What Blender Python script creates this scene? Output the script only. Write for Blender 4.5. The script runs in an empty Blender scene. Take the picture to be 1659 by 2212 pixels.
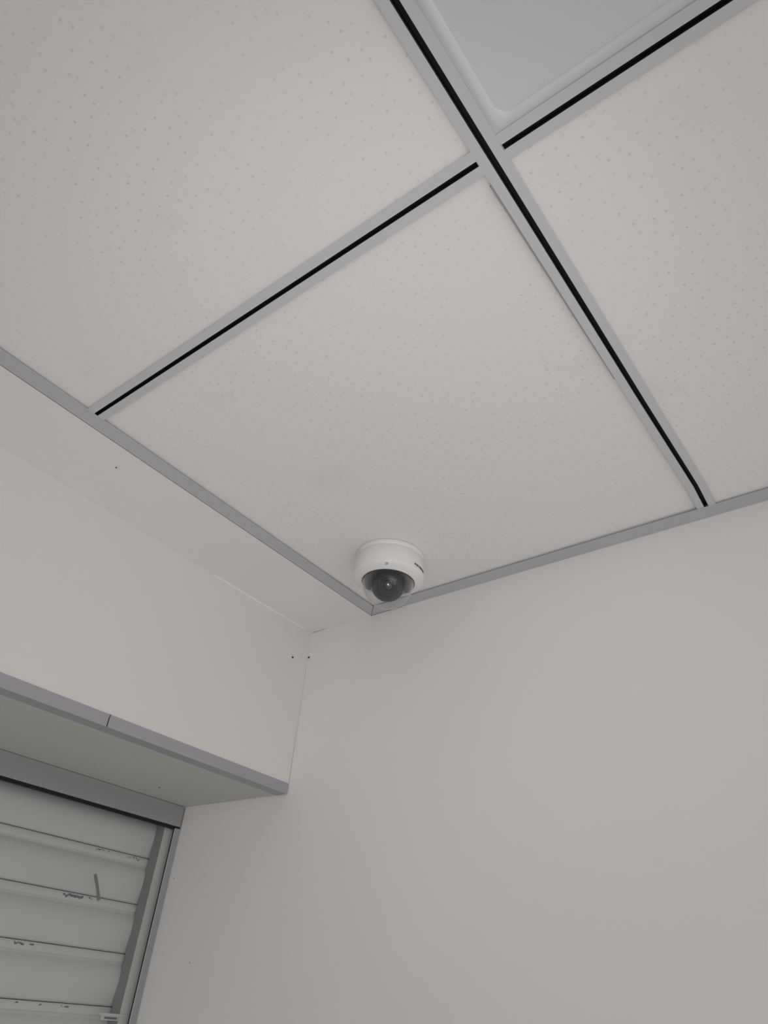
import bpy, bmesh, math, random
from mathutils import Vector, Matrix
import mathutils.noise as mnoise

random.seed(7)
S = bpy.context.scene
COL = S.collection
U = 0.6                       # ceiling grid module in metres

# ------------------------------------------------------------------ camera
W_PX, H_PX, F_PX = 1659.0, 2212.0, 1503.775
YAW, PITCH, ROLL = -0.703406746, 0.627789935, 0.0940345142
ca, sa = math.cos(YAW), math.sin(YAW)
cb, sb = math.cos(PITCH), math.sin(PITCH)
cc, sc = math.cos(ROLL), math.sin(ROLL)
fwd = Vector((sa * cb, ca * cb, sb))
rt = Vector((ca, -sa, 0))
up = rt.cross(fwd)
r2 = rt * cc + up * sc
u2 = up * cc - rt * sc
CAM = Vector((1.24010877, -1.44672885, -0.989104475)) * U
cd = bpy.data.cameras.new('camera')
cam = bpy.data.objects.new('camera', cd)
COL.objects.link(cam)
M = Matrix.Identity(4)
for i in range(3):
    M[i][0], M[i][1], M[i][2], M[i][3] = r2[i], u2[i], -fwd[i], CAM[i]
cam.matrix_world = M
cd.sensor_fit = 'HORIZONTAL'
cd.sensor_width = 36.0
cd.lens = F_PX / W_PX * 36.0
cd.clip_start = 0.01
S.camera = cam

# ------------------------------------------------------------------ world, lights, exposure
S.view_settings.view_transform = 'Standard'
S.view_settings.look = 'None'
S.view_settings.gamma = 1.0
S.view_settings.use_curve_mapping = False
S.view_settings.exposure = 0.0
wd = bpy.data.worlds.new('world')
S.world = wd
wd.use_nodes = True
wd.node_tree.nodes['Background'].inputs[0].default_value = (0.75, 0.85, 1.0, 1)
wd.node_tree.nodes['Background'].inputs[1].default_value = 0.1


def area(name, loc, aim, sx, sy, power, color=(1, 1, 1)):
    l = bpy.data.lights.new(name, 'AREA')
    l.shape = 'RECTANGLE'
    l.size, l.size_y = sx, sy
    l.energy = power
    l.color = color
    o = bpy.data.objects.new(name, l)
    COL.objects.link(o)
    o.location = loc
    d = (Vector(aim) - Vector(loc)).normalized()
    o.rotation_euler = d.to_track_quat('-Z', 'Y').to_euler()
    return o


ROOM_X, ROOM_Y, FLOOR = 3.6, -4.2, -2.4
# daylight through the wide opening in the far right wall, and an added unseen lamp under the ceiling to fill by floor bounce
area('daylight_right', (ROOM_X - 0.10, -2.2, -0.95), (0, -2.2, -0.95), 2.4, 1.5, 22.0, (1.0, 0.99, 1.0))
area('ceiling_fill', (2.7, -2.704, -0.01), (2.7, -2.704, -1.0), 0.55, 0.55, 46.5, (1.0, 0.99, 1.0))
# the phone's own torch beside the lens (a soft cone), mirrored as a bright point in the dome
l = bpy.data.lights.new('phone_torch', 'SPOT')
l.energy = 4.35
l.shadow_soft_size = 0.006
l.spot_size = math.radians(85)
l.spot_blend = 1.0
lo = bpy.data.objects.new('phone_torch', l)
COL.objects.link(lo)
lo.matrix_world = M
lo.location = CAM + u2 * 0.012 - r2 * 0.004

# ------------------------------------------------------------------ materials


def srgb(r, g, b):
    def c(v):
        v /= 255.0
        return v / 12.92 if v <= 0.04045 else ((v + 0.055) / 1.055) ** 2.4
    return (c(r), c(g), c(b), 1)


def mat(name, col, rough=0.6, metal=0.0, var=0.03, scale=8.0, bump=0.0, bscale=200.0, spec=0.5):
    m = bpy.data.materials.new(name)
    m.use_nodes = True
    nt = m.node_tree
    b = nt.nodes['Principled BSDF']
    b.inputs['Roughness'].default_value = rough
    b.inputs['Metallic'].default_value = metal
    b.inputs['Specular IOR Level'].default_value = spec
    tc = nt.nodes.new('ShaderNodeTexCoord')
    no = nt.nodes.new('ShaderNodeTexNoise')
    no.inputs['Scale'].default_value = scale
    no.inputs['Detail'].default_value = 4
    nt.links.new(tc.outputs['Object'], no.inputs['Vector'])
    mr = nt.nodes.new('ShaderNodeMapRange')
    mr.inputs['From Min'].default_value = 0.3
    mr.inputs['From Max'].default_value = 0.7
    mr.inputs['To Min'].default_value = 1 - var
    mr.inputs['To Max'].default_value = 1 + var
    nt.links.new(no.outputs['Fac'], mr.inputs['Value'])
    mx = nt.nodes.new('ShaderNodeVectorMath')
    mx.operation = 'SCALE'
    mx.inputs[0].default_value = col[:3]
    nt.links.new(mr.outputs[0], mx.inputs['Scale'])
    nt.links.new(mx.outputs[0], b.inputs['Base Color'])
    if bump > 0:
        n2 = nt.nodes.new('ShaderNodeTexNoise')
        n2.inputs['Scale'].default_value = bscale
        n2.inputs['Detail'].default_value = 3
        nt.links.new(tc.outputs['Object'], n2.inputs['Vector'])
        bp = nt.nodes.new('ShaderNodeBump')
        bp.inputs['Strength'].default_value = bump
        bp.inputs['Distance'].default_value = 0.001
        nt.links.new(n2.outputs['Fac'], bp.inputs['Height'])
        nt.links.new(bp.outputs[0], b.inputs['Normal'])
    return m


def glass(name, tint, rough=0.0, fmul=1.0, haze=0.0):
    """thin clear sheet: tinted transmission plus Fresnel reflection"""
    m = bpy.data.materials.new(name)
    m.use_nodes = True
    nt = m.node_tree
    for n in list(nt.nodes):
        nt.nodes.remove(n)
    out = nt.nodes.new('ShaderNodeOutputMaterial')
    mix = nt.nodes.new('ShaderNodeMixShader')
    tr = nt.nodes.new('ShaderNodeBsdfTransparent')
    tr.inputs[0].default_value = (*tint, 1)
    gl = nt.nodes.new('ShaderNodeBsdfGlossy')
    gl.inputs['Roughness'].default_value = rough
    fr = nt.nodes.new('ShaderNodeFresnel')
    geo = nt.nodes.new('ShaderNodeNewGeometry')      # a thin sheet reflects alike from both sides
    ior = nt.nodes.new('ShaderNodeMapRange')
    ior.inputs['To Min'].default_value = 1.5
    ior.inputs['To Max'].default_value = 1 / 1.5
    nt.links.new(geo.outputs['Backfacing'], ior.inputs['Value'])
    nt.links.new(ior.outputs[0], fr.inputs['IOR'])
    mu = nt.nodes.new('ShaderNodeMath')
    mu.operation = 'MULTIPLY'
    mu.inputs[1].default_value = fmul
    mu.use_clamp = True
    nt.links.new(fr.outputs[0], mu.inputs[0])
    nt.links.new(mu.outputs[0], mix.inputs[0])
    nt.links.new(tr.outputs[0], mix.inputs[1])
    nt.links.new(gl.outputs[0], mix.inputs[2])
    df = nt.nodes.new('ShaderNodeBsdfDiffuse')
    df.inputs[0].default_value = (0.85, 0.85, 0.84, 1)
    m2 = nt.nodes.new('ShaderNodeMixShader')
    lw = nt.nodes.new('ShaderNodeLayerWeight')         # dust and thickness show most where the sheet is seen edge-on
    lw.inputs['Blend'].default_value = 0.35
    pw = nt.nodes.new('ShaderNodeMath'); pw.operation = 'POWER'; pw.inputs[1].default_value = 2.0
    hz = nt.nodes.new('ShaderNodeMath'); hz.operation = 'MULTIPLY_ADD'; hz.inputs[1].default_value = haze; hz.inputs[2].default_value = haze * 0.018
    nt.links.new(lw.outputs['Facing'], pw.inputs[0])
    nt.links.new(pw.outputs[0], hz.inputs[0])
    nt.links.new(hz.outputs[0], m2.inputs[0])
    nt.links.new(mix.outputs[0], m2.inputs[1])
    nt.links.new(df.outputs[0], m2.inputs[2])
    nt.links.new(m2.outputs[0], out.inputs[0])
    return m


def tile_mat():
    """off-white mineral tile with a needle-point pattern of small pin holes and a few faint smudges"""
    m = bpy.data.materials.new('ceiling_tile')
    m.use_nodes = True
    nt = m.node_tree
    L = nt.links.new
    b = nt.nodes['Principled BSDF']
    b.inputs['Roughness'].default_value = 0.85
    b.inputs['Specular IOR Level'].default_value = 0.15
    tc = nt.nodes.new('ShaderNodeTexCoord')
    oi = nt.nodes.new('ShaderNodeObjectInfo')
    mp = nt.nodes.new('ShaderNodeMapping')
    mp.inputs['Rotation'].default_value = (0, 0, 0.35)
    L(tc.outputs['Object'], mp.inputs['Vector'])
    rv = nt.nodes.new('ShaderNodeVectorMath')
    rv.operation = 'SCALE'
    rv.inputs[0].default_value = (7.3, 3.1, 0.0)
    L(oi.outputs['Random'], rv.inputs['Scale'])
    ad = nt.nodes.new('ShaderNodeVectorMath')
    L(mp.outputs[0], ad.inputs[0])
    L(rv.outputs[0], ad.inputs[1])
    vo = nt.nodes.new('ShaderNodeTexVoronoi')
    vo.voronoi_dimensions = '2D'
    vo.inputs['Scale'].default_value = 1 / 0.0145
    vo.inputs['Randomness'].default_value = 0.62
    L(ad.outputs[0], vo.inputs['Vector'])
    dot = nt.nodes.new('ShaderNodeMapRange')
    dot.interpolation_type = 'SMOOTHSTEP'
    dot.inputs['From Min'].default_value = 0.040
    dot.inputs['From Max'].default_value = 0.115
    dot.inputs['To Min'].default_value = 1.0
    dot.inputs['To Max'].default_value = 0.0
    L(vo.outputs['Distance'], dot.inputs['Value'])
    sp = nt.nodes.new('ShaderNodeSeparateColor')
    L(vo.outputs['Color'], sp.inputs[0])
    amp = nt.nodes.new('ShaderNodeMapRange')
    amp.inputs['From Min'].default_value = 0.0
    amp.inputs['To Min'].default_value = 0.13
    amp.inputs['To Max'].default_value = 0.30
    L(sp.outputs[0], amp.inputs['Value'])
    # the pin holes are partly filled with paint in patches
    nf = nt.nodes.new('ShaderNodeTexNoise')
    nf.inputs['Scale'].default_value = 5.0
    nf.inputs['Detail'].default_value = 1
    L(ad.outputs[0], nf.inputs['Vector'])
    pf = nt.nodes.new('ShaderNodeMapRange')
    pf.inputs['From Min'].default_value = 0.35
    pf.inputs['From Max'].default_value = 0.62
    pf.inputs['To Min'].default_value = 0.28
    pf.inputs['To Max'].default_value = 1.0
    L(nf.outputs['Fac'], pf.inputs['Value'])
    m1 = nt.nodes.new('ShaderNodeMath'); m1.operation = 'MULTIPLY'
    L(dot.outputs[0], m1.inputs[0]); L(amp.outputs[0], m1.inputs[1])
    m2 = nt.nodes.new('ShaderNodeMath'); m2.operation = 'MULTIPLY'
    L(m1.outputs[0], m2.inputs[0]); L(pf.outputs[0], m2.inputs[1])
    # faint handling smudges
    ns = nt.nodes.new('ShaderNodeTexNoise')
    ns.inputs['Scale'].default_value = 9.0
    ns.inputs['Detail'].default_value = 5
    L(ad.outputs[0], ns.inputs['Vector'])
    sm = nt.nodes.new('ShaderNodeMapRange')
    sm.inputs['From Min'].default_value = 0.62
    sm.inputs['From Max'].default_value = 0.80
    sm.inputs['To Min'].default_value = 0.0
    sm.inputs['To Max'].default_value = 0.09
    L(ns.outputs['Fac'], sm.inputs['Value'])
    m3 = nt.nodes.new('ShaderNodeMath'); m3.operation = 'ADD'
    L(m2.outputs[0], m3.inputs[0]); L(sm.outputs[0], m3.inputs[1])
    mix = nt.nodes.new('ShaderNodeMix')
    mix.data_type = 'RGBA'
    mix.inputs['A'].default_value = TILE_COL
    mix.inputs['B'].default_value = (0.22, 0.21, 0.20, 1)
    L(m3.outputs[0], mix.inputs['Factor'])
    L(mix.outputs['Result'], b.inputs['Base Color'])
    bp = nt.nodes.new('ShaderNodeBump')
    bp.invert = True
    bp.inputs['Strength'].default_value = 0.25
    bp.inputs['Distance'].default_value = 0.0006
    L(m2.outputs[0], bp.inputs['Height'])
    L(bp.outputs[0], b.inputs['Normal'])
    return m


TILE_COL = (0.870, 0.858, 0.855, 1)
M_TILE = tile_mat()
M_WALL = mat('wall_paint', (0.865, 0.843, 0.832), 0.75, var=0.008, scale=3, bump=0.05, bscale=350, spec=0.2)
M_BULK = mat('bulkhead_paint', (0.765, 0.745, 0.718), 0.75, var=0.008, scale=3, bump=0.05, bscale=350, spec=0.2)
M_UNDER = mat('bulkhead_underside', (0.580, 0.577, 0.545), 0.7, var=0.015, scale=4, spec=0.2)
M_TEE = mat('tee_paint', (0.640, 0.635, 0.655), 0.45, var=0.01, scale=5, spec=0.3)
M_TRIM = mat('trim_paint', (0.535, 0.540, 0.560), 0.45, var=0.015, scale=6, spec=0.35)
M_EDGE = mat('edge_angle_paint', (0.385, 0.382, 0.408), 0.45, var=0.015, scale=6, spec=0.35)
M_BLACK = mat('black_reveal', (0.012, 0.011, 0.020), 0.6, var=0.1, spec=0.3)
M_GASKET = mat('black_gasket', (0.012, 0.012, 0.014), 0.5, var=0.1, spec=0.3)
M_ALU = mat('grey_aluminium_frame', (0.335, 0.330, 0.335), 0.4, var=0.02, scale=7, spec=0.4)
M_JAMB = mat('grey_jamb', (0.330, 0.355, 0.370), 0.35, var=0.02, scale=7, spec=0.5)
M_SLAT = mat('shutter_paint', (0.525, 0.555, 0.530), 0.42, var=0.03, scale=5, spec=0.4)
M_BARE = mat('bare_metal', (0.150, 0.165, 0.180), 0.5, var=0.2, scale=60)
M_LIPSHADE = mat('guide_lip_shade', (0.290, 0.300, 0.290), 0.85, var=0.05, scale=30, spec=0.1)  # guide lip grey, darkened to hold its shade
M_GUIDE = mat('guide_paint', (0.56, 0.575, 0.54), 0.5, var=0.02, scale=7)
M_GLASS = glass('window_glass', (0.90, 0.955, 0.935))
M_DOMEGLASS = glass('clear_dome', (0.96, 0.96, 0.96), 0.10, 1.0, 0.95)
M_CAM = mat('camera_white_plastic', (0.860, 0.845, 0.830), 0.4, var=0.005, spec=0.4)
M_SHROUD = mat('camera_shroud', (0.044, 0.042, 0.050), 0.5, var=0.04, spec=0.4)
M_LENSB = mat('lens_barrel', (0.012, 0.012, 0.014), 0.3, var=0.05)
M_LENS = mat('lens_glass', (0.008, 0.007, 0.014), 0.12, var=0.05, spec=0.8)
M_PRINT = mat('dark_print', (0.050, 0.043, 0.045), 0.5)
M_SCREW = mat('dark_screw', (0.045, 0.040, 0.036), 0.4, metal=0.4)
M_FRAME = mat('light_frame_white', (0.690, 0.687, 0.705), 0.4, var=0.005)
M_DIFF = mat('diffuser_acrylic', (0.720, 0.712, 0.765), 0.35, var=0.006, scale=3, spec=0.4)
M_TAPE = mat('brown_tape', (0.235, 0.205, 0.170), 0.6, var=0.08, scale=60)
M_FLOOR = mat('floor_tile', (0.700, 0.680, 0.650), 0.35, var=0.04, scale=3)
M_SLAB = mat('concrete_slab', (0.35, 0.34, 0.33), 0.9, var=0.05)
M_CAULK = mat('caulk', (0.86, 0.85, 0.83), 0.6, var=0.01)
M_FILL = mat('brown_filler', (0.22, 0.15, 0.12), 0.8, var=0.1, scale=100)

# ------------------------------------------------------------------ helpers


def link(name, me, parent=None, loc=None, label=None, cat=None, group=None, kind=None):
    o = bpy.data.objects.new(name, me)
    COL.objects.link(o)
    if parent is not None:
        o.parent = parent
    if loc is not None:
        o.location = loc
    for k, v in (('label', label), ('category', cat), ('group', group), ('kind', kind)):
        if v:
            o[k] = v
    return o


class MB:
    def __init__(self):
        self.bm = bmesh.new()
        self.mats = []

    def mi(self, m):
        if m not in self.mats:
            self.mats.append(m)
        return self.mats.index(m)

    def box(self, a, b, m):
        i = self.mi(m)
        x0, y0, z0 = a
        x1, y1, z1 = b
        v = [self.bm.verts.new(p) for p in ((x0, y0, z0), (x1, y0, z0), (x1, y1, z0), (x0, y1, z0),
                                            (x0, y0, z1), (x1, y0, z1), (x1, y1, z1), (x0, y1, z1))]
        for f in ((3, 2, 1, 0), (4, 5, 6, 7), (0, 1, 5, 4), (1, 2, 6, 5), (2, 3, 7, 6), (3, 0, 4, 7)):
            fc = self.bm.faces.new([v[k] for k in f])
            fc.material_index = i
        return v

    def sweep(self, prof, axis, c0, c1, m, closed=True):
        """extrude a closed 2-D profile along an axis ('x': prof=(y,z), 'y': prof=(x,z), 'z': prof=(x,y))"""
        i = self.mi(m)

        def P(a, b, c):
            return {'x': (c, a, b), 'y': (a, c, b), 'z': (a, b, c)}[axis]
        A = [self.bm.verts.new(P(a, b, c0)) for a, b in prof]
        B = [self.bm.verts.new(P(a, b, c1)) for a, b in prof]
        n = len(prof)
        for k in range(n if closed else n - 1):
            f = self.bm.faces.new((A[k], A[(k + 1) % n], B[(k + 1) % n], B[k]))
            f.material_index = i
        if closed:
            self.bm.faces.new(A).material_index = i
            self.bm.faces.new(B[::-1]).material_index = i

    def lathe(self, prof, m, n=64, smooth=True, close=False):
        i = self.mi(m)
        rings = []
        for r, z in prof:
            if r < 1e-6:
                rings.append([self.bm.verts.new((0, 0, z))])
            else:
                rings.append([self.bm.verts.new((r * math.cos(2 * math.pi * k / n), r * math.sin(2 * math.pi * k / n), z)) for k in range(n)])
        for a, b in zip(rings[:-1], rings[1:]):
            for k in range(n):
                q = []
                for v in (a[k % len(a)], a[(k + 1) % len(a)], b[(k + 1) % len(b)], b[k % len(b)]):
                    if v not in q:
                        q.append(v)
                if len(q) > 2:
                    f = self.bm.faces.new(q)
                    f.material_index = i
                    f.smooth = smooth

    def build(self, name, parent=None, loc=None, bevel=0.0, **kw):
        bmesh.ops.recalc_face_normals(self.bm, faces=self.bm.faces)
        if bevel > 0:
            bmesh.ops.bevel(self.bm, geom=[e for e in self.bm.edges if len(e.link_faces) == 2 and e.calc_face_angle() > 0.5],
                            offset=bevel, segments=2, affect='EDGES', clamp_overlap=True)
        me = bpy.data.meshes.new(name)
        self.bm.to_mesh(me)
        self.bm.free()
        for m in self.mats:
            me.materials.append(m)
        return link(name, me, parent, loc, **kw)


# ------------------------------------------------------------------ room shell
Y_BACK = 0.0
BX = -0.2446 * U              # bulkhead front face
BZ = -0.4985 * U              # bulkhead underside
WX = -0.6855 * U              # window frame front plane

b = MB(); b.box((-0.75, ROOM_Y, FLOOR - 0.1), (ROOM_X + 0.2, 0.2, FLOOR), M_FLOOR)
b.build('floor', kind='structure', label='plain pale floor under the room')
wb = MB(); wb.box((-0.75, 0.0, FLOOR), (ROOM_X, 0.15, 0.30), M_WALL)
wall_back = wb.build('wall_back', kind='structure', label='plain off-white wall at right, under the ceiling corner')
b = MB()
for a0, a1 in (((ROOM_X, ROOM_Y, FLOOR), (ROOM_X + 0.15, 0.15, -1.75)), ((ROOM_X, ROOM_Y, -0.15), (ROOM_X + 0.15, 0.15, 0.3)),
               ((ROOM_X, -0.9, -1.75), (ROOM_X + 0.15, 0.15, -0.15)), ((ROOM_X, ROOM_Y, -1.75), (ROOM_X + 0.15, -3.5, -0.15))):
    b.box(a0, a1, M_WALL)
b.build('wall_right', kind='structure', label='off-white wall with a wide daylight opening, outside the frame')
b = MB()
for a0, a1 in (((-0.75, ROOM_Y - 0.15, FLOOR), (ROOM_X, ROOM_Y, -1.75)), ((-0.75, ROOM_Y - 0.15, -0.15), (ROOM_X, ROOM_Y, 0.3)),
               ((-0.75, ROOM_Y - 0.15, -1.75), (0.5, ROOM_Y, -0.15)), ((3.1, ROOM_Y - 0.15, -1.75), (ROOM_X, ROOM_Y, -0.15))):
    b.box(a0, a1, M_WALL)
b.build('wall_front', kind='structure', label='off-white wall with an opening behind the camera, outside the frame')

# bulkhead above the window
WEND = -2.6
b = MB()
i = b.mi(M_BULK)
# the cut end next to the wall leaves a hairline that opens towards the bottom
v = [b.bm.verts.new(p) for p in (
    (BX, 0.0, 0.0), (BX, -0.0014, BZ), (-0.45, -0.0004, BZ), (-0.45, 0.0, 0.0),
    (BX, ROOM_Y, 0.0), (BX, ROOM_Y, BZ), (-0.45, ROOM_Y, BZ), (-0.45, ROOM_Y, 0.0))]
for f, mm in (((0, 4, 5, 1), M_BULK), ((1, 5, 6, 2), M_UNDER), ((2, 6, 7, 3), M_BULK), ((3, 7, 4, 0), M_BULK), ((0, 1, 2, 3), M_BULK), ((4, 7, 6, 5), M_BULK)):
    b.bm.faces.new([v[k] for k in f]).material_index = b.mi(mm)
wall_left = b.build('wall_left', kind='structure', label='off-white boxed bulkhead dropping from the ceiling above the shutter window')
b = MB()
b.box((-0.75, ROOM_Y, FLOOR), (-0.62, 0.0, 0.3), M_SLAB)
b.build('wall_outer', kind='structure', label='outer wall plane behind the shutter')

# screws in the corner and small marks


def disc(name, parent, c, n, r, m, sx=1.0, t=0.0008, **kw):
    b = MB()
    b.lathe([(0, t), (r * 0.8, t), (r, 0), (r, -0.002), (0, -0.002)], m, n=14)
    o = b.build(name, parent, **kw)
    q = Vector(n).to_track_quat('Z', 'Y')
    o.rotation_euler = q.to_euler()
    o.location = c
    o.scale = (sx, 1, 1)
    return o


disc('screw', wall_left, (BX, -0.0649 * U, -0.1112 * U), (1, 0, 0), 0.0022, M_SCREW, 1.0)
disc('screw', wall_back, (-0.2400 * U, 0.0, -0.0861 * U), (0, -1, 0), 0.0022, M_SCREW, 1.0)
disc('nail_head', wall_left, (-0.5712 * U, -0.1938 * U, BZ), (0, 0, -1), 0.0016, M_SCREW)
disc('nail_hole', wall_back, (-0.5161 * U, 0.0, -0.9067 * U), (0, -1, 0), 0.0008, M_SCREW, 1.0, 0.0003)
disc('nail_hole', wall_back, (-0.6640 * U, 0.0, -0.6994 * U), (0, -1, 0), 0.0008, M_SCREW, 1.0, 0.0003)

# ------------------------------------------------------------------ ceiling: margin board, grid and tiles
b = MB()
b.box((-0.45, ROOM_Y, 0.0), (0.0008, 0.0, 0.012), M_WALL)
b.box((-0.75, ROOM_Y - 0.15, 0.20), (ROOM_X + 0.15, 0.15, 0.30), M_SLAB)
ceiling = b.build('ceiling', kind='structure', label='suspended ceiling of off-white tiles in a grey grid with a plain margin strip')
disc('nail_hole', ceiling, (-0.0738 * U, -0.8734 * U, 0.0), (0, 0, -1), 0.0014, M_SCREW, 1.0, 0.0004)

b = MB()
b.box((-0.1440, -0.0008, -0.0005), (-0.1250, -0.0001, -0.0001), M_SLAB)
b.box((-0.1250, -0.0006, -0.0003), (-0.1080, -0.0001, -0.0001), M_SLAB)
b.build('joint_crack', ceiling, label='hairline crack at the wall joint')

XM = 1.0 * U                  # main tee lines at k*U
YC = -1.0065 * U              # cross tee lines at YC - k*U
FT = 0.0006                   # sheet thickness
TZ = 0.0038                   # underside of the tiles


def kink(k, y):
    """the nearest main tee bends slightly just before the wall"""
    if k != 1:
        return 0.0
    pts = [(-0.0, -0.0012), (-0.022, -0.0006), (-0.077, 0.0018), (-0.16, 0.0012), (-0.30, 0.0001), (-9, 0)]
    for (ya, xa), (yb, xb) in zip(pts[:-1], pts[1:]):
        if ya >= y >= yb:
            return xa + (xb - xa) * (y - ya) / (yb - ya)
    return 0.0


def strip_y(bm_, xa, xb, z0, z1, ys, k, m):
    i = bm_.mi(m)
    rows = []
    for y in ys:
        o = kink(k, y)
        rows.append([bm_.bm.verts.new(p) for p in ((xa + o, y, z0), (xb + o, y, z0), (xb + o, y, z1), (xa + o, y, z1))])
    for A, B in zip(rows[:-1], rows[1:]):
        for j in range(4):
            bm_.bm.faces.new((A[j], A[(j + 1) % 4], B[(j + 1) % 4], B[j])).material_index = i
    bm_.bm.faces.new(rows[0]).material_index = i
    bm_.bm.faces.new(rows[-1][::-1]).material_index = i


YS = [-0.0205, -0.05, -0.077, -0.12, -0.18, -0.26, -0.6, -1.2, ROOM_Y + 0.03]
for k in range(1, 6):
    x = XM * k
    b = MB()
    strip_y(b, x - 0.0120, x - 0.0025, FT, 2 * FT, YS, k, M_TEE)
    strip_y(b, x + 0.0025, x + 0.0120, FT, 2 * FT, YS, k, M_TEE)
    strip_y(b, x - 0.0029, x - 0.0025, FT, 0.010, YS, k, M_TEE)
    strip_y(b, x + 0.0025, x + 0.0029, FT, 0.010, YS, k, M_TEE)
    strip_y(b, x - 0.0006, x + 0.0006, 0.0102, 0.040, YS, k, M_TEE)
    t = b.build('main_tee', ceiling)
    b = MB()
    strip_y(b, x - 0.0028, x + 0.0028, 0.0068, 0.0102, YS, k, M_BLACK)
    strip_y(b, x - 0.00255, x - 0.0021, 0.0009, 0.0070, YS, k, M_BLACK)
    strip_y(b, x + 0.0021, x + 0.00255, 0.0009, 0.0070, YS, k, M_BLACK)
    b.build('reveal_slot', t, label='black recessed slot along the middle of the tee')
for r in range(0, 6):
    y = YC - U * r
    for k in range(0, 6):
        x0 = 0.0215 if k == 0 else XM * k + 0.0118
        x1 = XM * (k + 1) - 0.0118 if k < 5 else ROOM_X - 0.02
        if y < ROOM_Y + 0.1:
            continue
        b = MB()
        for s in (-1, 1):
            ya, yb = sorted((y + s * 0.0025, y + s * 0.0120))
            b.box((x0, ya, FT * 0.9), (x1, yb, FT * 1.9), M_TEE)
            ya, yb = sorted((y + s * 0.0025, y + s * 0.0029))
            b.box((x0, ya, FT), (x1, yb, 0.010), M_TEE)
        b.box((x0, y - 0.0006, 0.0102), (x1, y + 0.0006, 0.038), M_TEE)
        b.box((x0 - 0.0001, y - 0.0029, FT), (x0 + 0.0006, y + 0.0029, 0.010), M_TEE)
        b.box((x1 - 0.0006, y - 0.0029, FT), (x1 + 0.0001, y + 0.0029, 0.010), M_TEE)
        t = b.build('cross_tee', ceiling)
        b = MB()
        b.box((x0 + 0.0004, y - 0.0028, 0.0068), (x1 - 0.0004, y + 0.0028, 0.0102), M_BLACK)
        for s in (-1, 1):
            ya, yb = sorted((y + s * 0.0021, y + s * 0.00255))
            b.box((x0 + 0.0004, ya, 0.0009), (x1 - 0.0004, yb, 0.0070), M_BLACK)
        for xa in (x0 + 0.0005, x1 - 0.0010):
            b.box((xa, y - 0.0025, 0.0009), (xa + 0.0005, y + 0.0025, 0.0070), M_BLACK)
        b.build('reveal_slot', t, label='black recessed slot along the middle of the tee')

LIGHTS = {(1, 1)}
for k in range(0, 6):
    for r in range(0, 7):
        x0, x1 = XM * k + 0.0045, XM * (k + 1) - 0.0045
        y1 = -0.004 if r == 0 else YC - U * (r - 1) - 0.0045
        y0 = YC - U * r + 0.0045
        if k == 5:
            x1 = min(x1, ROOM_X - 0.005)
        y0 = max(y0, ROOM_Y + 0.005)
        if y1 - y0 < 0.05 or (k, r) in LIGHTS:
            continue
        cx, cy = (x0 + x1) / 2, (y0 + y1) / 2
        hx, hy = (x1 - x0) / 2, (y1 - y0) / 2
        b = MB()
        b.box((-hx, -hy, 0), (hx, hy, 0.014), M_TILE)
        z = TZ - 0.0009
        o = b.build('ceiling_tile', ceiling, loc=(cx, cy, z), bevel=0.0006)
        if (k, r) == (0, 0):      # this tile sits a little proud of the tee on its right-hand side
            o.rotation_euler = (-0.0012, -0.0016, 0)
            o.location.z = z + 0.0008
            b = MB()  # tapering dark strip modelled in place of the shade in the tile gap
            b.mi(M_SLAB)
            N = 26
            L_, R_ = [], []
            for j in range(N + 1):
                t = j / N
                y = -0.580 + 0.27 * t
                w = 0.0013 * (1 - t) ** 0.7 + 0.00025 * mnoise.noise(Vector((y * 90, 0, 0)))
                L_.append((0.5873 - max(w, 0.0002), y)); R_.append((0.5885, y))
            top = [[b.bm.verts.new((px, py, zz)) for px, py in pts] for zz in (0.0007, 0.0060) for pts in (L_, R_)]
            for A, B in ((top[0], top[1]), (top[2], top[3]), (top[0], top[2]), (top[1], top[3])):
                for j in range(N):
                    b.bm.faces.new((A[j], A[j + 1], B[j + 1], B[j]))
            b.build('gap_shade', ceiling, label='dark strip standing in for the gap shade between corner tile and main tee')

# wall angles along the margin strip and along the wall
b = MB()
b.sweep([(0.0, 0.0), (0.0250, 0.0), (0.0250, FT), (0.0008, FT), (0.0008, 0.020), (0.0, 0.020)], 'y', ROOM_Y, -0.0004, M_TRIM)
b.build('trim_1', kind='structure', label='grey wall angle along the margin strip at left of the ceiling')
b = MB()
b.sweep([(-0.0002, -0.0001), (-0.0258, -0.0001), (-0.0258, FT - 0.0001), (-0.0010, FT - 0.0001), (-0.0010, 0.020), (-0.0002, 0.020)], 'x', 0.0262, ROOM_X, M_TRIM)
v = [b.bm.verts.new(p) for p in ((0.0009, -0.0004, -0.0001), (0.0262, -0.0258, -0.0001), (0.0262, -0.0004, -0.0001))]
b.bm.faces.new(v).material_index = b.mi(M_TRIM)
b.build('trim_2', kind='structure', label='grey wall angle where the ceiling meets the right-hand wall')
# the mitre between both angles shows as a thin dark line
b = MB()
for pa, pb, w in (((0.0006, -0.0004), (0.0256, -0.0254), 0.0007), ((0.0004, -0.0004), (0.070, -0.0004), 0.0006)):
    d = (Vector(pb) - Vector(pa)).normalized(); n = Vector((-d.y, d.x)) * w / 2
    pts = [Vector(pa) + n, Vector(pa) - n, Vector(pb) - n, Vector(pb) + n]
    vs = [b.bm.verts.new((q.x, q.y, -0.00035)) for q in pts]
    vt = [b.bm.verts.new((q.x, q.y, -0.0001)) for q in pts]
    b.bm.faces.new(vs); b.bm.faces.new(vt[::-1])
    for j in range(4):
        b.bm.faces.new((vs[j], vs[(j + 1) % 4], vt[(j + 1) % 4], vt[j]))
b.mi(M_SCREW)
b.build('trim_3', kind='structure', label='dark mitre joint at the ceiling corner behind the dome camera')

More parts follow.
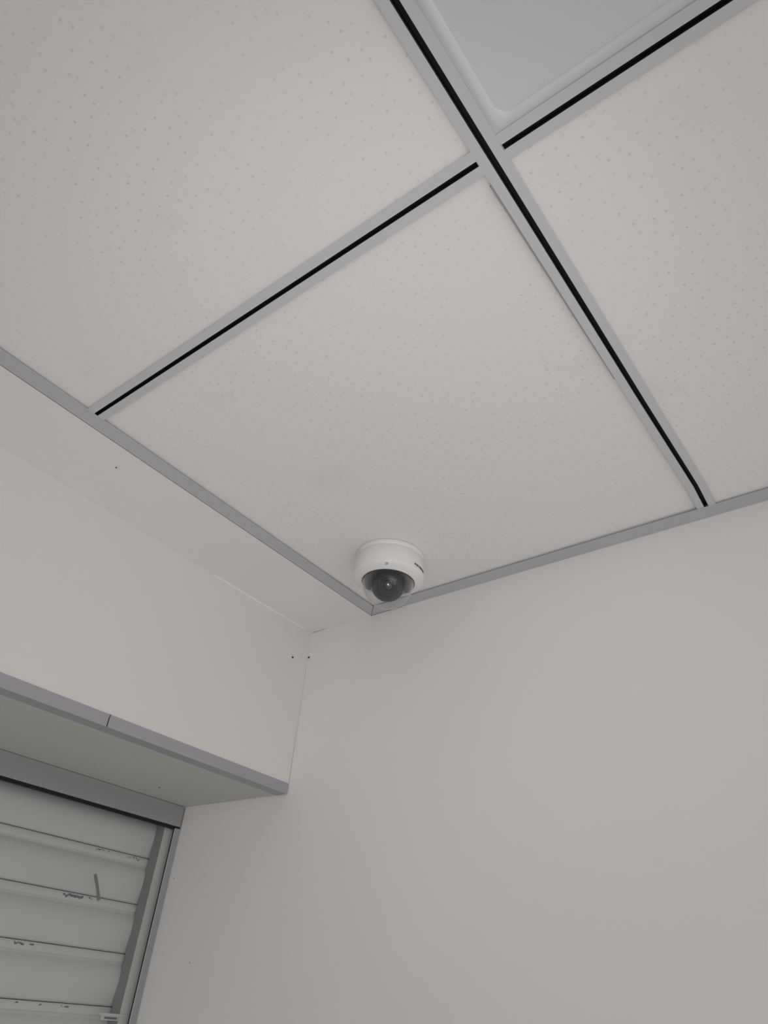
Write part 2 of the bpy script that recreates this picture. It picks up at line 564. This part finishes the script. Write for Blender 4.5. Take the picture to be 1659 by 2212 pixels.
# ------------------------------------------------------------------ edge angle under the bulkhead, in two lengths
YJ = -0.600 * U
ZT, ZB = -0.4712 * U, -0.4985 * U - 0.0007


def edge(name, y0, y1, label):
    b = MB()
    p = [(BX + 0.0009, ZT), (BX + 0.0009, ZB), (-0.2850 * U, ZB), (-0.2850 * U, BZ), (BX, BZ), (BX, ZT)]
    b.sweep(p, 'y', y0, y1, M_EDGE)
    return b.build(name, kind='structure', label=label)


e1 = edge('trim_4', YJ + 0.0009, -0.0016, 'grey edge angle under the bulkhead, length next to the right-hand wall')
e2 = edge('trim_5', ROOM_Y, YJ - 0.0009, 'grey edge angle under the bulkhead, length left of the joint')
b = MB(); b.box((BX - 0.0004, YJ - 0.0009, ZB + 0.0004), (BX + 0.0002, YJ + 0.0009, ZT - 0.003), M_SCREW)
b.build('joint_gap', e1)
b = MB()
b.lathe([(0, 0.0006), (0.0014, 0.0005), (0.0021, 0.0), (0, 0)], M_FILL, n=9)
o = b.build('filler_spot', e1, label='brown spot of filler at the joint')
o.rotation_euler = (0, math.pi / 2, 0); o.location = (BX + 0.0006, YJ + 0.0004, ZT - 0.0022); o.scale = (1.3, 0.9, 1)

# soft bead of filler in the corner between margin strip and bulkhead
b = MB()
b.sweep([(BX, 0.0), (BX + 0.0016, 0.0), (BX + 0.0005, -0.0005), (BX, -0.0016)], 'y', -0.25, -0.02, M_CAULK)
b.build('trim_6', kind='structure', label='thin bead of white filler between margin strip and bulkhead')

# ------------------------------------------------------------------ window: aluminium frame and glass in front of the shutter
GX = WX - 0.003
WB = -2.25
win = bpy.data.objects.new('window_1', None); COL.objects.link(win)
win.location = (WX, -1.3, WB); win['kind'] = 'structure'
win['label'] = 'grey aluminium framed glass pane in front of the rolling shutter'


def wpart(b, name, **kw):
    o = b.build(name, None, **kw)
    o.parent = win
    o.location = -win.location
    return o


RZ = -0.5588 * U              # bottom of the head rail
b = MB()
b.box((WX - 0.0065, WEND, RZ), (WX, -0.0030, BZ - 0.0006), M_ALU)
head = wpart(b, 'head_rail', bevel=0.0004)
b = MB()
b.box((WX - 0.0060, WEND, RZ - 0.0056), (WX - 0.0008, -0.0135, RZ - 0.0001), M_GASKET)
b.box((WX - 0.0060, -0.0136, RZ - 0.0040), (WX - 0.0002, -0.0030, RZ - 0.0001), M_GASKET)
wpart(b, 'gasket', label='black rubber gasket under the head rail')
b = MB()
b.box((WX - 0.0045, -0.0136, WB), (WX, -0.0003, RZ - 0.0030), M_JAMB)
wpart(b, 'jamb', bevel=0.0003)
b = MB()
b.box((WX - 0.012, -0.0022, RZ - 0.004), (WX + 0.0008, -0.0002, BZ - 0.0040), M_ALU)
wpart(b, 'end_cap')
b = MB()
b.box((WX - 0.0032, -0.0141, WB), (WX - 0.0012, -0.0136, RZ - 0.0058), M_GASKET)
b.box((WX - 0.0010, -0.0134, WB), (WX + 0.0005, -0.0130, RZ - 0.0050), M_FRAME)
wpart(b, 'glazing_bead')
b = MB()
b.box((WX - 0.016, WEND, WB), (WX, -0.0140, WB + 0.04), M_ALU)
b.box((WX - 0.016, WEND - 0.02, WB), (WX, WEND, RZ - 0.003), M_ALU)
wpart(b, 'outer_rail')
b = MB()
b.box((GX - 0.0002, WEND, WB + 0.04), (GX + 0.0002, -0.0143, RZ - 0.0056), M_GLASS)
bmesh.ops.delete(b.bm, geom=[f for f in b.bm.faces if abs(f.normal.x) < 0.5 or f.calc_center_median().x < GX], context='FACES')
wpart(b, 'glass_pane', label='clear slightly green glass pane')
o = disc('dimple', None, (0, 0, 0), (1, 0, 0), 0.0016, M_EDGE, 1.0, 0.0003)
o.parent = win
o.location = Vector((WX, -0.1022 * U, -0.532 * U)) - win.location

# tape on the room side of the glass
b = MB()
i = b.mi(M_TAPE)
T0 = Vector((0, -0.2450 * U, -0.7285 * U)); T1 = Vector((0, -0.2113 * U, -0.7874 * U))
N = 8
rows = []
for j in range(N + 1):
    t = j / N
    c = T0.lerp(T1, t) + Vector((0, 0.0008 * math.sin(math.pi * t), 0))
    w = 0.0027 + 0.0002 * math.sin(9 * t)
    n = Vector((0, 0.87, 0.49)) * w
    rows.append([(GX + 0.0005, *(c - n)[1:]), (GX + 0.0005, *(c + n)[1:]), (GX + 0.0009, *(c + n)[1:]), (GX + 0.0009, *(c - n)[1:])])
vr = [[b.bm.verts.new(p) for p in r] for r in rows]
for A, B in zip(vr[:-1], vr[1:]):
    for j in range(4):
        b.bm.faces.new((A[j], A[(j + 1) % 4], B[(j + 1) % 4], B[j]))
b.bm.faces.new(vr[0]); b.bm.faces.new(vr[-1][::-1])
b.build('tape_strip', label='short strip of brown tape stuck askew on the window glass', cat='tape')

# ------------------------------------------------------------------ rolling shutter behind the glass
SX = -0.773 * U
PITCHZ = 0.0739
ZJ0 = -0.3151                 # a joint line hidden behind the head rail
sh = bpy.data.objects.new('rolling_shutter', None); COL.objects.link(sh)
sh.location = (SX, -1.3, FLOOR)
sh['label'] = 'closed pale green-grey metal rolling shutter with worn slats behind the glass'
sh['category'] = 'shutter'


def slat_profile():
    """(x towards the room, z down from the joint line) for one lath: rolled joint, then a shallow convex web"""
    pts = []
    for j in range(17):                       # rolled knuckle
        a = math.pi * j / 16
        pts.append((0.0016 + 0.0028 * math.sin(a) ** 0.8, 0.0006 + 0.0125 * (1 - math.cos(a)) / 2))
    for j in range(1, 15):                    # web
        t = j / 14
        pts.append((0.0016 + 0.0078 * math.sin(math.pi * t ** 0.75) ** 1.1, 0.0131 + (PITCHZ - 0.0131) * t))
    return pts


PROF = slat_profile()
YG0 = -0.012                  # laths run into the guide
chips = {2: [(-0.130, -0.112, 0.30), (-0.105, -0.103, 0.5), (-0.066, -0.058, 0.4), (-0.052, -0.038, 0.5)],
         3: [(-0.165, -0.128, 0.85), (-0.118, -0.110, 0.4)],
         4: [(-0.222, -0.205, 0.6), (-0.196, -0.186, 0.4)],
         5: [(-0.150, -0.142, 0.35), (-0.112, -0.098, 0.45), (-0.190, -0.184, 0.3)]}


def slat(idx, y0, y1, dense):
    b = MB()
    i0, i1 = b.mi(M_SLAT), b.mi(M_BARE)
    ys = [y1]
    if dense:
        y = y1
        while y > -0.30:
            y -= 0.0013
            ys.append(y)
    ys.append(y0)
    rows = [[b.bm.verts.new((px, y, -pz)) for px, pz in PROF] for y in ys]
    rnd = random.Random(idx)
    for A, B in zip(rows[:-1], rows[1:]):
        ym = (A[0].co.y + B[0].co.y) / 2
        for j in range(len(PROF) - 1):
            f = b.bm.faces.new((A[j], B[j], B[j + 1], A[j + 1]))
            f.smooth = True
            mi = i0
            if dense and 1 <= j <= 11:
                for ca_, cb_, den in chips.get(idx, []):
                    if ca_ <= ym <= cb_:
                        c = 6 + 3.0 * mnoise.noise(Vector((ym * 160, idx * 3.7, 0)))
                        if abs(j - c) < 0.4 + den * 1.4 and mnoise.noise(Vector((ym * 420, j * 0.5, idx * 5.1))) < den - 0.32:
                            mi = i1
            f.material_index = mi
    o = b.build('slat', None)
    sol = o.modifiers.new('sheet', 'SOLIDIFY')
    sol.thickness = 0.0009
    sol.offset = -1
    o.parent = sh
    return o


n_slats = int((-0.315 - FLOOR) / PITCHZ) + 1
proto = None
for k in range(n_slats):
    zt = ZJ0 - PITCHZ * (k - 0)
    idx = k + 1
    if zt - PITCHZ < FLOOR + 0.002:
        break
    if k < 6:
        o = slat(idx, WEND + 0.02, YG0, True)
    else:
        if proto is None:
            proto = slat(idx, WEND + 0.02, YG0, False); o = proto
        else:
            o = proto.copy(); COL.objects.link(o)
    o.location = Vector((SX, 0, zt)) - sh.location

GFX = -0.7150 * U             # front of the guide channel
GY = -0.0220
GB = -1.0315 * U


def guide(ya, yb, lip):
    b = MB()
    b.box((GFX - 0.0015, ya, FLOOR), (GFX, yb, -0.305), M_GUIDE)
    b.box((GFX - 0.062, ya, FLOOR), (GFX - 0.0605, yb, -0.305), M_GUIDE)
    web = (yb - 0.0015, yb) if lip < 0 else (ya, ya + 0.0015)
    b.box((GFX - 0.061, web[0], FLOOR), (GFX - 0.001, web[1], -0.305), M_GUIDE)
    o = b.build('guide_rail', None)
    o.parent = sh
    o.location = -sh.location
    lp = (ya, ya + 0.0015) if lip < 0 else (yb - 0.0015, yb)
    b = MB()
    b.box((GFX - 0.0255, lp[0], FLOOR), (GFX - 0.0015, lp[1], -0.305), M_LIPSHADE)  # return lip of the guide, shade painted in by the darker colour
    b.build('lip_shade', o, label='inner lip of the guide, its shade put into a darker grey')
    return o


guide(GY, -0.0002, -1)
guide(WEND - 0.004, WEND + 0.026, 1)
# flat locking plate crossing the foot of the guide
b = MB()
b.box((GFX + 0.0002, -0.060, GB - 0.0026), (GFX + 0.0014, -0.0004, GB), M_GUIDE)
b.box((GFX - 0.0010, -0.056, GB - 0.0090), (GFX + 0.0004, -0.0230, GB - 0.0026), M_SLAT)
b.box((GFX + 0.0003, -0.050, GB - 0.0075), (GFX + 0.0006, -0.0260, GB - 0.0045), M_BARE)
o = b.build('lock_plate', None, label='flat plate across the guide with a dark slot')
o.parent = sh
o.location = -sh.location

# ------------------------------------------------------------------ recessed panel light, switched off
lx0, lx1 = XM + 0.0125, 2 * XM - 0.0125
ly1, ly0 = YC - 0.0125, YC - U + 0.0125
lt = bpy.data.objects.new('ceiling_light', None); COL.objects.link(lt)
lt.location = ((lx0 + lx1) / 2, (ly0 + ly1) / 2, 0.0014)
lt['label'] = 'square flat panel light, switched off, set in the ceiling grid'
lt['category'] = 'ceiling light'
hx, hy = (lx1 - lx0) / 2, (ly1 - ly0) / 2


def rrect(hx, hy, r, z, n=6):
    pts = []
    for qx, qy, a0 in ((1, 1, 0), (-1, 1, 90), (-1, -1, 180), (1, -1, 270)):
        for j in range(n + 1):
            a = math.radians(a0 + 90 * j / n)
            pts.append((qx * (hx - r) + r * math.cos(a), qy * (hy - r) + r * math.sin(a), z))
    return pts


b = MB()
loops = [rrect(hx + 0.006, hy + 0.006, 0.002, 0.0002), rrect(hx - 0.0008, hy - 0.0008, 0.006, 0.0002), rrect(hx - 0.0018, hy - 0.0018, 0.007, -0.0003),
         rrect(hx - 0.0080, hy - 0.0080, 0.011, 0.0006), rrect(hx - 0.0095, hy - 0.0095, 0.011, 0.0028), rrect(hx - 0.0095, hy - 0.0095, 0.011, 0.012)]
vl = [[b.bm.verts.new(p) for p in lp] for lp in loops]
i = b.mi(M_FRAME)
for A, B in zip(vl[:-1], vl[1:]):
    n = len(A)
    for j in range(n):
        f = b.bm.faces.new((A[j], A[(j + 1) % n], B[(j + 1) % n], B[j])); f.smooth = True
b.build('frame', lt, label='white rounded inner frame')
b = MB()
v = [b.bm.verts.new(p) for p in rrect(hx - 0.0093, hy - 0.0093, 0.011, 0.0024)]
v2 = [b.bm.verts.new(p) for p in rrect(hx - 0.0093, hy - 0.0093, 0.011, 0.0060)]
b.bm.faces.new(v); b.bm.faces.new(v2[::-1])
for j in range(len(v)):
    b.bm.faces.new((v[j], v[(j + 1) % len(v)], v2[(j + 1) % len(v)], v2[j]))
b.mi(M_DIFF)
b.build('diffuser', lt, label='pale grey-violet unlit diffuser')
b = MB(); b.box((-hx - 0.004, -hy - 0.004, 0.0122), (hx + 0.004, hy + 0.004, 0.030), M_FRAME)
b.build('housing', lt)

# ------------------------------------------------------------------ dome camera on the ceiling tile
DC = Vector((0.1463, -0.1372, 0.0))
dome = bpy.data.objects.new('security_camera', None); COL.objects.link(dome)
dome.location = (DC.x, DC.y, 0.0030)
dome['label'] = 'white dome security camera with clear bubble on the corner ceiling tile'
dome['category'] = 'security camera'
Z = -0.0022
b = MB()
b.lathe([(0.0, 0.0), (0.0538, 0.0), (0.0545, -0.001), (0.0548, -0.0075), (0.0544, -0.0082), (0.0530, -0.0086)], M_CAM, n=96)
b.build('base_plate', dome)
b = MB()
b.lathe([(0.0530, -0.0088), (0.0546, -0.0092), (0.0553, -0.0100), (0.0556, -0.030), (0.0555, -0.0372), (0.0550, -0.0400), (0.0538, -0.0417),
         (0.0500, -0.0437), (0.0450, -0.0461), (0.0432, -0.0470), (0.0420, -0.0472), (0.0412, -0.0467), (0.0409, -0.0455), (0.0409, -0.0405)], M_CAM, n=96)
body = b.build('body', dome)
b = MB()
b.lathe([(0.0408, -0.0448), (0.0402, -0.0440), (0.0402, -0.036), (0.0, -0.034)], M_CAM, n=64)
b.build('inner_well', dome)
# clear bubble
b = MB()
R = 0.0398
pr = [(R, -0.0405)] + [(R * math.cos(a), -0.0455 - 0.0440 * math.sin(a)) for a in [math.radians(q) for q in range(0, 90, 5)]] + [(0.0, -0.0455 - 0.0440)]
b.lathe(pr, M_DOMEGLASS, n=96)
b.build('clear_dome', dome, label='clear plastic bubble')
# dark ball holding the lens, aimed roughly at the room
CZ = -0.0508
aim = (CAM - (DC + Vector((0, 0, CZ)))).normalized()
RB = 0.0262
b = MB()
b.lathe([(0.0, RB * 0.7)] + [(RB * math.sin(a), RB * math.cos(a)) for a in [math.radians(q) for q in range(36, 181, 6)]], M_SHROUD, n=48)
o = b.build('shroud', dome, label='dark grey ball housing behind the bubble')
o.location = (0, 0, CZ)
q = (aim + Vector((0.03, 0.02, -0.02))).normalized().to_track_quat('Z', 'Y')
o.rotation_euler = q.to_euler()
# dark skirt wrapped round the room side of the ball, ending in a step at both flanks
b = MB()
i = b.mi(M_SHROUD)
az0 = math.atan2(aim.y, aim.x)
prof = [(0.0392, -0.0400), (0.0384, -0.0465), (0.0370, -0.0525), (0.0347, -0.0575), (0.0322, -0.0605), (0.0262, -0.0612)]
NA = 40
grid = []
for j in range(NA + 1):
    a = az0 + math.radians(-94 + 188 * j / NA)
    off = abs(j / NA - 0.5) * 2           # the skirt is shallow in front of the lens, deep at the flanks
    row = []
    for k, (rr, zz) in enumerate(prof):
        depth = 0.30 + 0.70 * min(1.0, max(0.0, (off - 0.42) / 0.34))
        z_ = -0.0400 + (zz + 0.0400) * depth
        r_ = rr if depth > 0.99 else 0.0396 - (0.0396 - rr) * depth ** 1.6
        row.append(b.bm.verts.new((r_ * math.cos(a), r_ * math.sin(a), z_)))
    grid.append(row)
for A, B in zip(grid[:-1], grid[1:]):
    for k in range(len(prof) - 1):
        f = b.bm.faces.new((A[k], B[k], B[k + 1], A[k + 1])); f.smooth = True
b.build('shroud_skirt', dome, label='dark skirt around the lens ball')
b = MB()
b.lathe([(0.0390, -0.0398), (0.0300, -0.0402), (0.0, -0.0402)], M_SHROUD, n=64)
b.build('shroud_plate', dome)
b = MB()
b.lathe([(0.0158, 0.0170), (0.0158, 0.0262), (0.0150, 0.0268), (0.0136, 0.0268), (0.0130, 0.0254), (0.0116, 0.0248), (0.0112, 0.0262), (0.0096, 0.0262), (0.0090, 0.0246), (0.0070, 0.0240)], M_LENSB, n=48)
b.build('lens_barrel', o)
b = MB()
b.lathe([(0.0, 0.0275), (0.003, 0.0270), (0.0058, 0.0256), (0.0072, 0.0240), (0.0072, 0.0225), (0, 0.0225)], M_LENS, n=40)
b.build('lens', o)
# screw on the front ring
for ang, rr in ((-56, 0.0512),):
    a = math.radians(ang)
    b = MB()
    b.lathe([(0.0014, 0.0004), (0.0019, 0.0004), (0.0021, -0.0005)], M_SCREW, n=16)
    b.lathe([(0, 0.0001), (0.0006, 0.0001), (0.0014, 0.0004)], M_FRAME, n=16)
    s = b.build('screw', dome)
    nrm = Vector((math.cos(a) * 0.55, math.sin(a) * 0.55, -0.83))
    s.rotation_euler = nrm.to_track_quat('Z', 'Y').to_euler()
    s.location = (rr * math.cos(a), rr * math.sin(a), -0.0432)
# maker's lettering wrapped around the side of the body
cu = bpy.data.curves.new('maker_lettering', 'FONT')
cu.body = 'HIKVISION'
cu.size = 0.0052
cu.space_character = 1.12
cu.extrude = 0.00012
cu.offset = 0.00016
cu.align_x = 'CENTER'
cu.align_y = 'CENTER'
to = bpy.data.objects.new('maker_lettering_source', cu)
COL.objects.link(to)
dg = bpy.context.evaluated_depsgraph_get()
me = bpy.data.meshes.new_from_object(to.evaluated_get(dg))
bpy.data.objects.remove(to)
xs = [v.co.x for v in me.vertices]
sc_ = 0.0290 / (max(xs) - min(xs))
for v in me.vertices:
    a = math.radians(7.0) + v.co.x * sc_ / 0.0556
    r = 0.0556 + 0.00008 + (v.co.z + 0.00012)
    v.co = (r * math.cos(a), r * math.sin(a), -0.0328 + v.co.y * 1.0)
me.materials.clear(); me.materials.append(M_PRINT)
link('lettering', me, dome, label='dark maker lettering around the side')
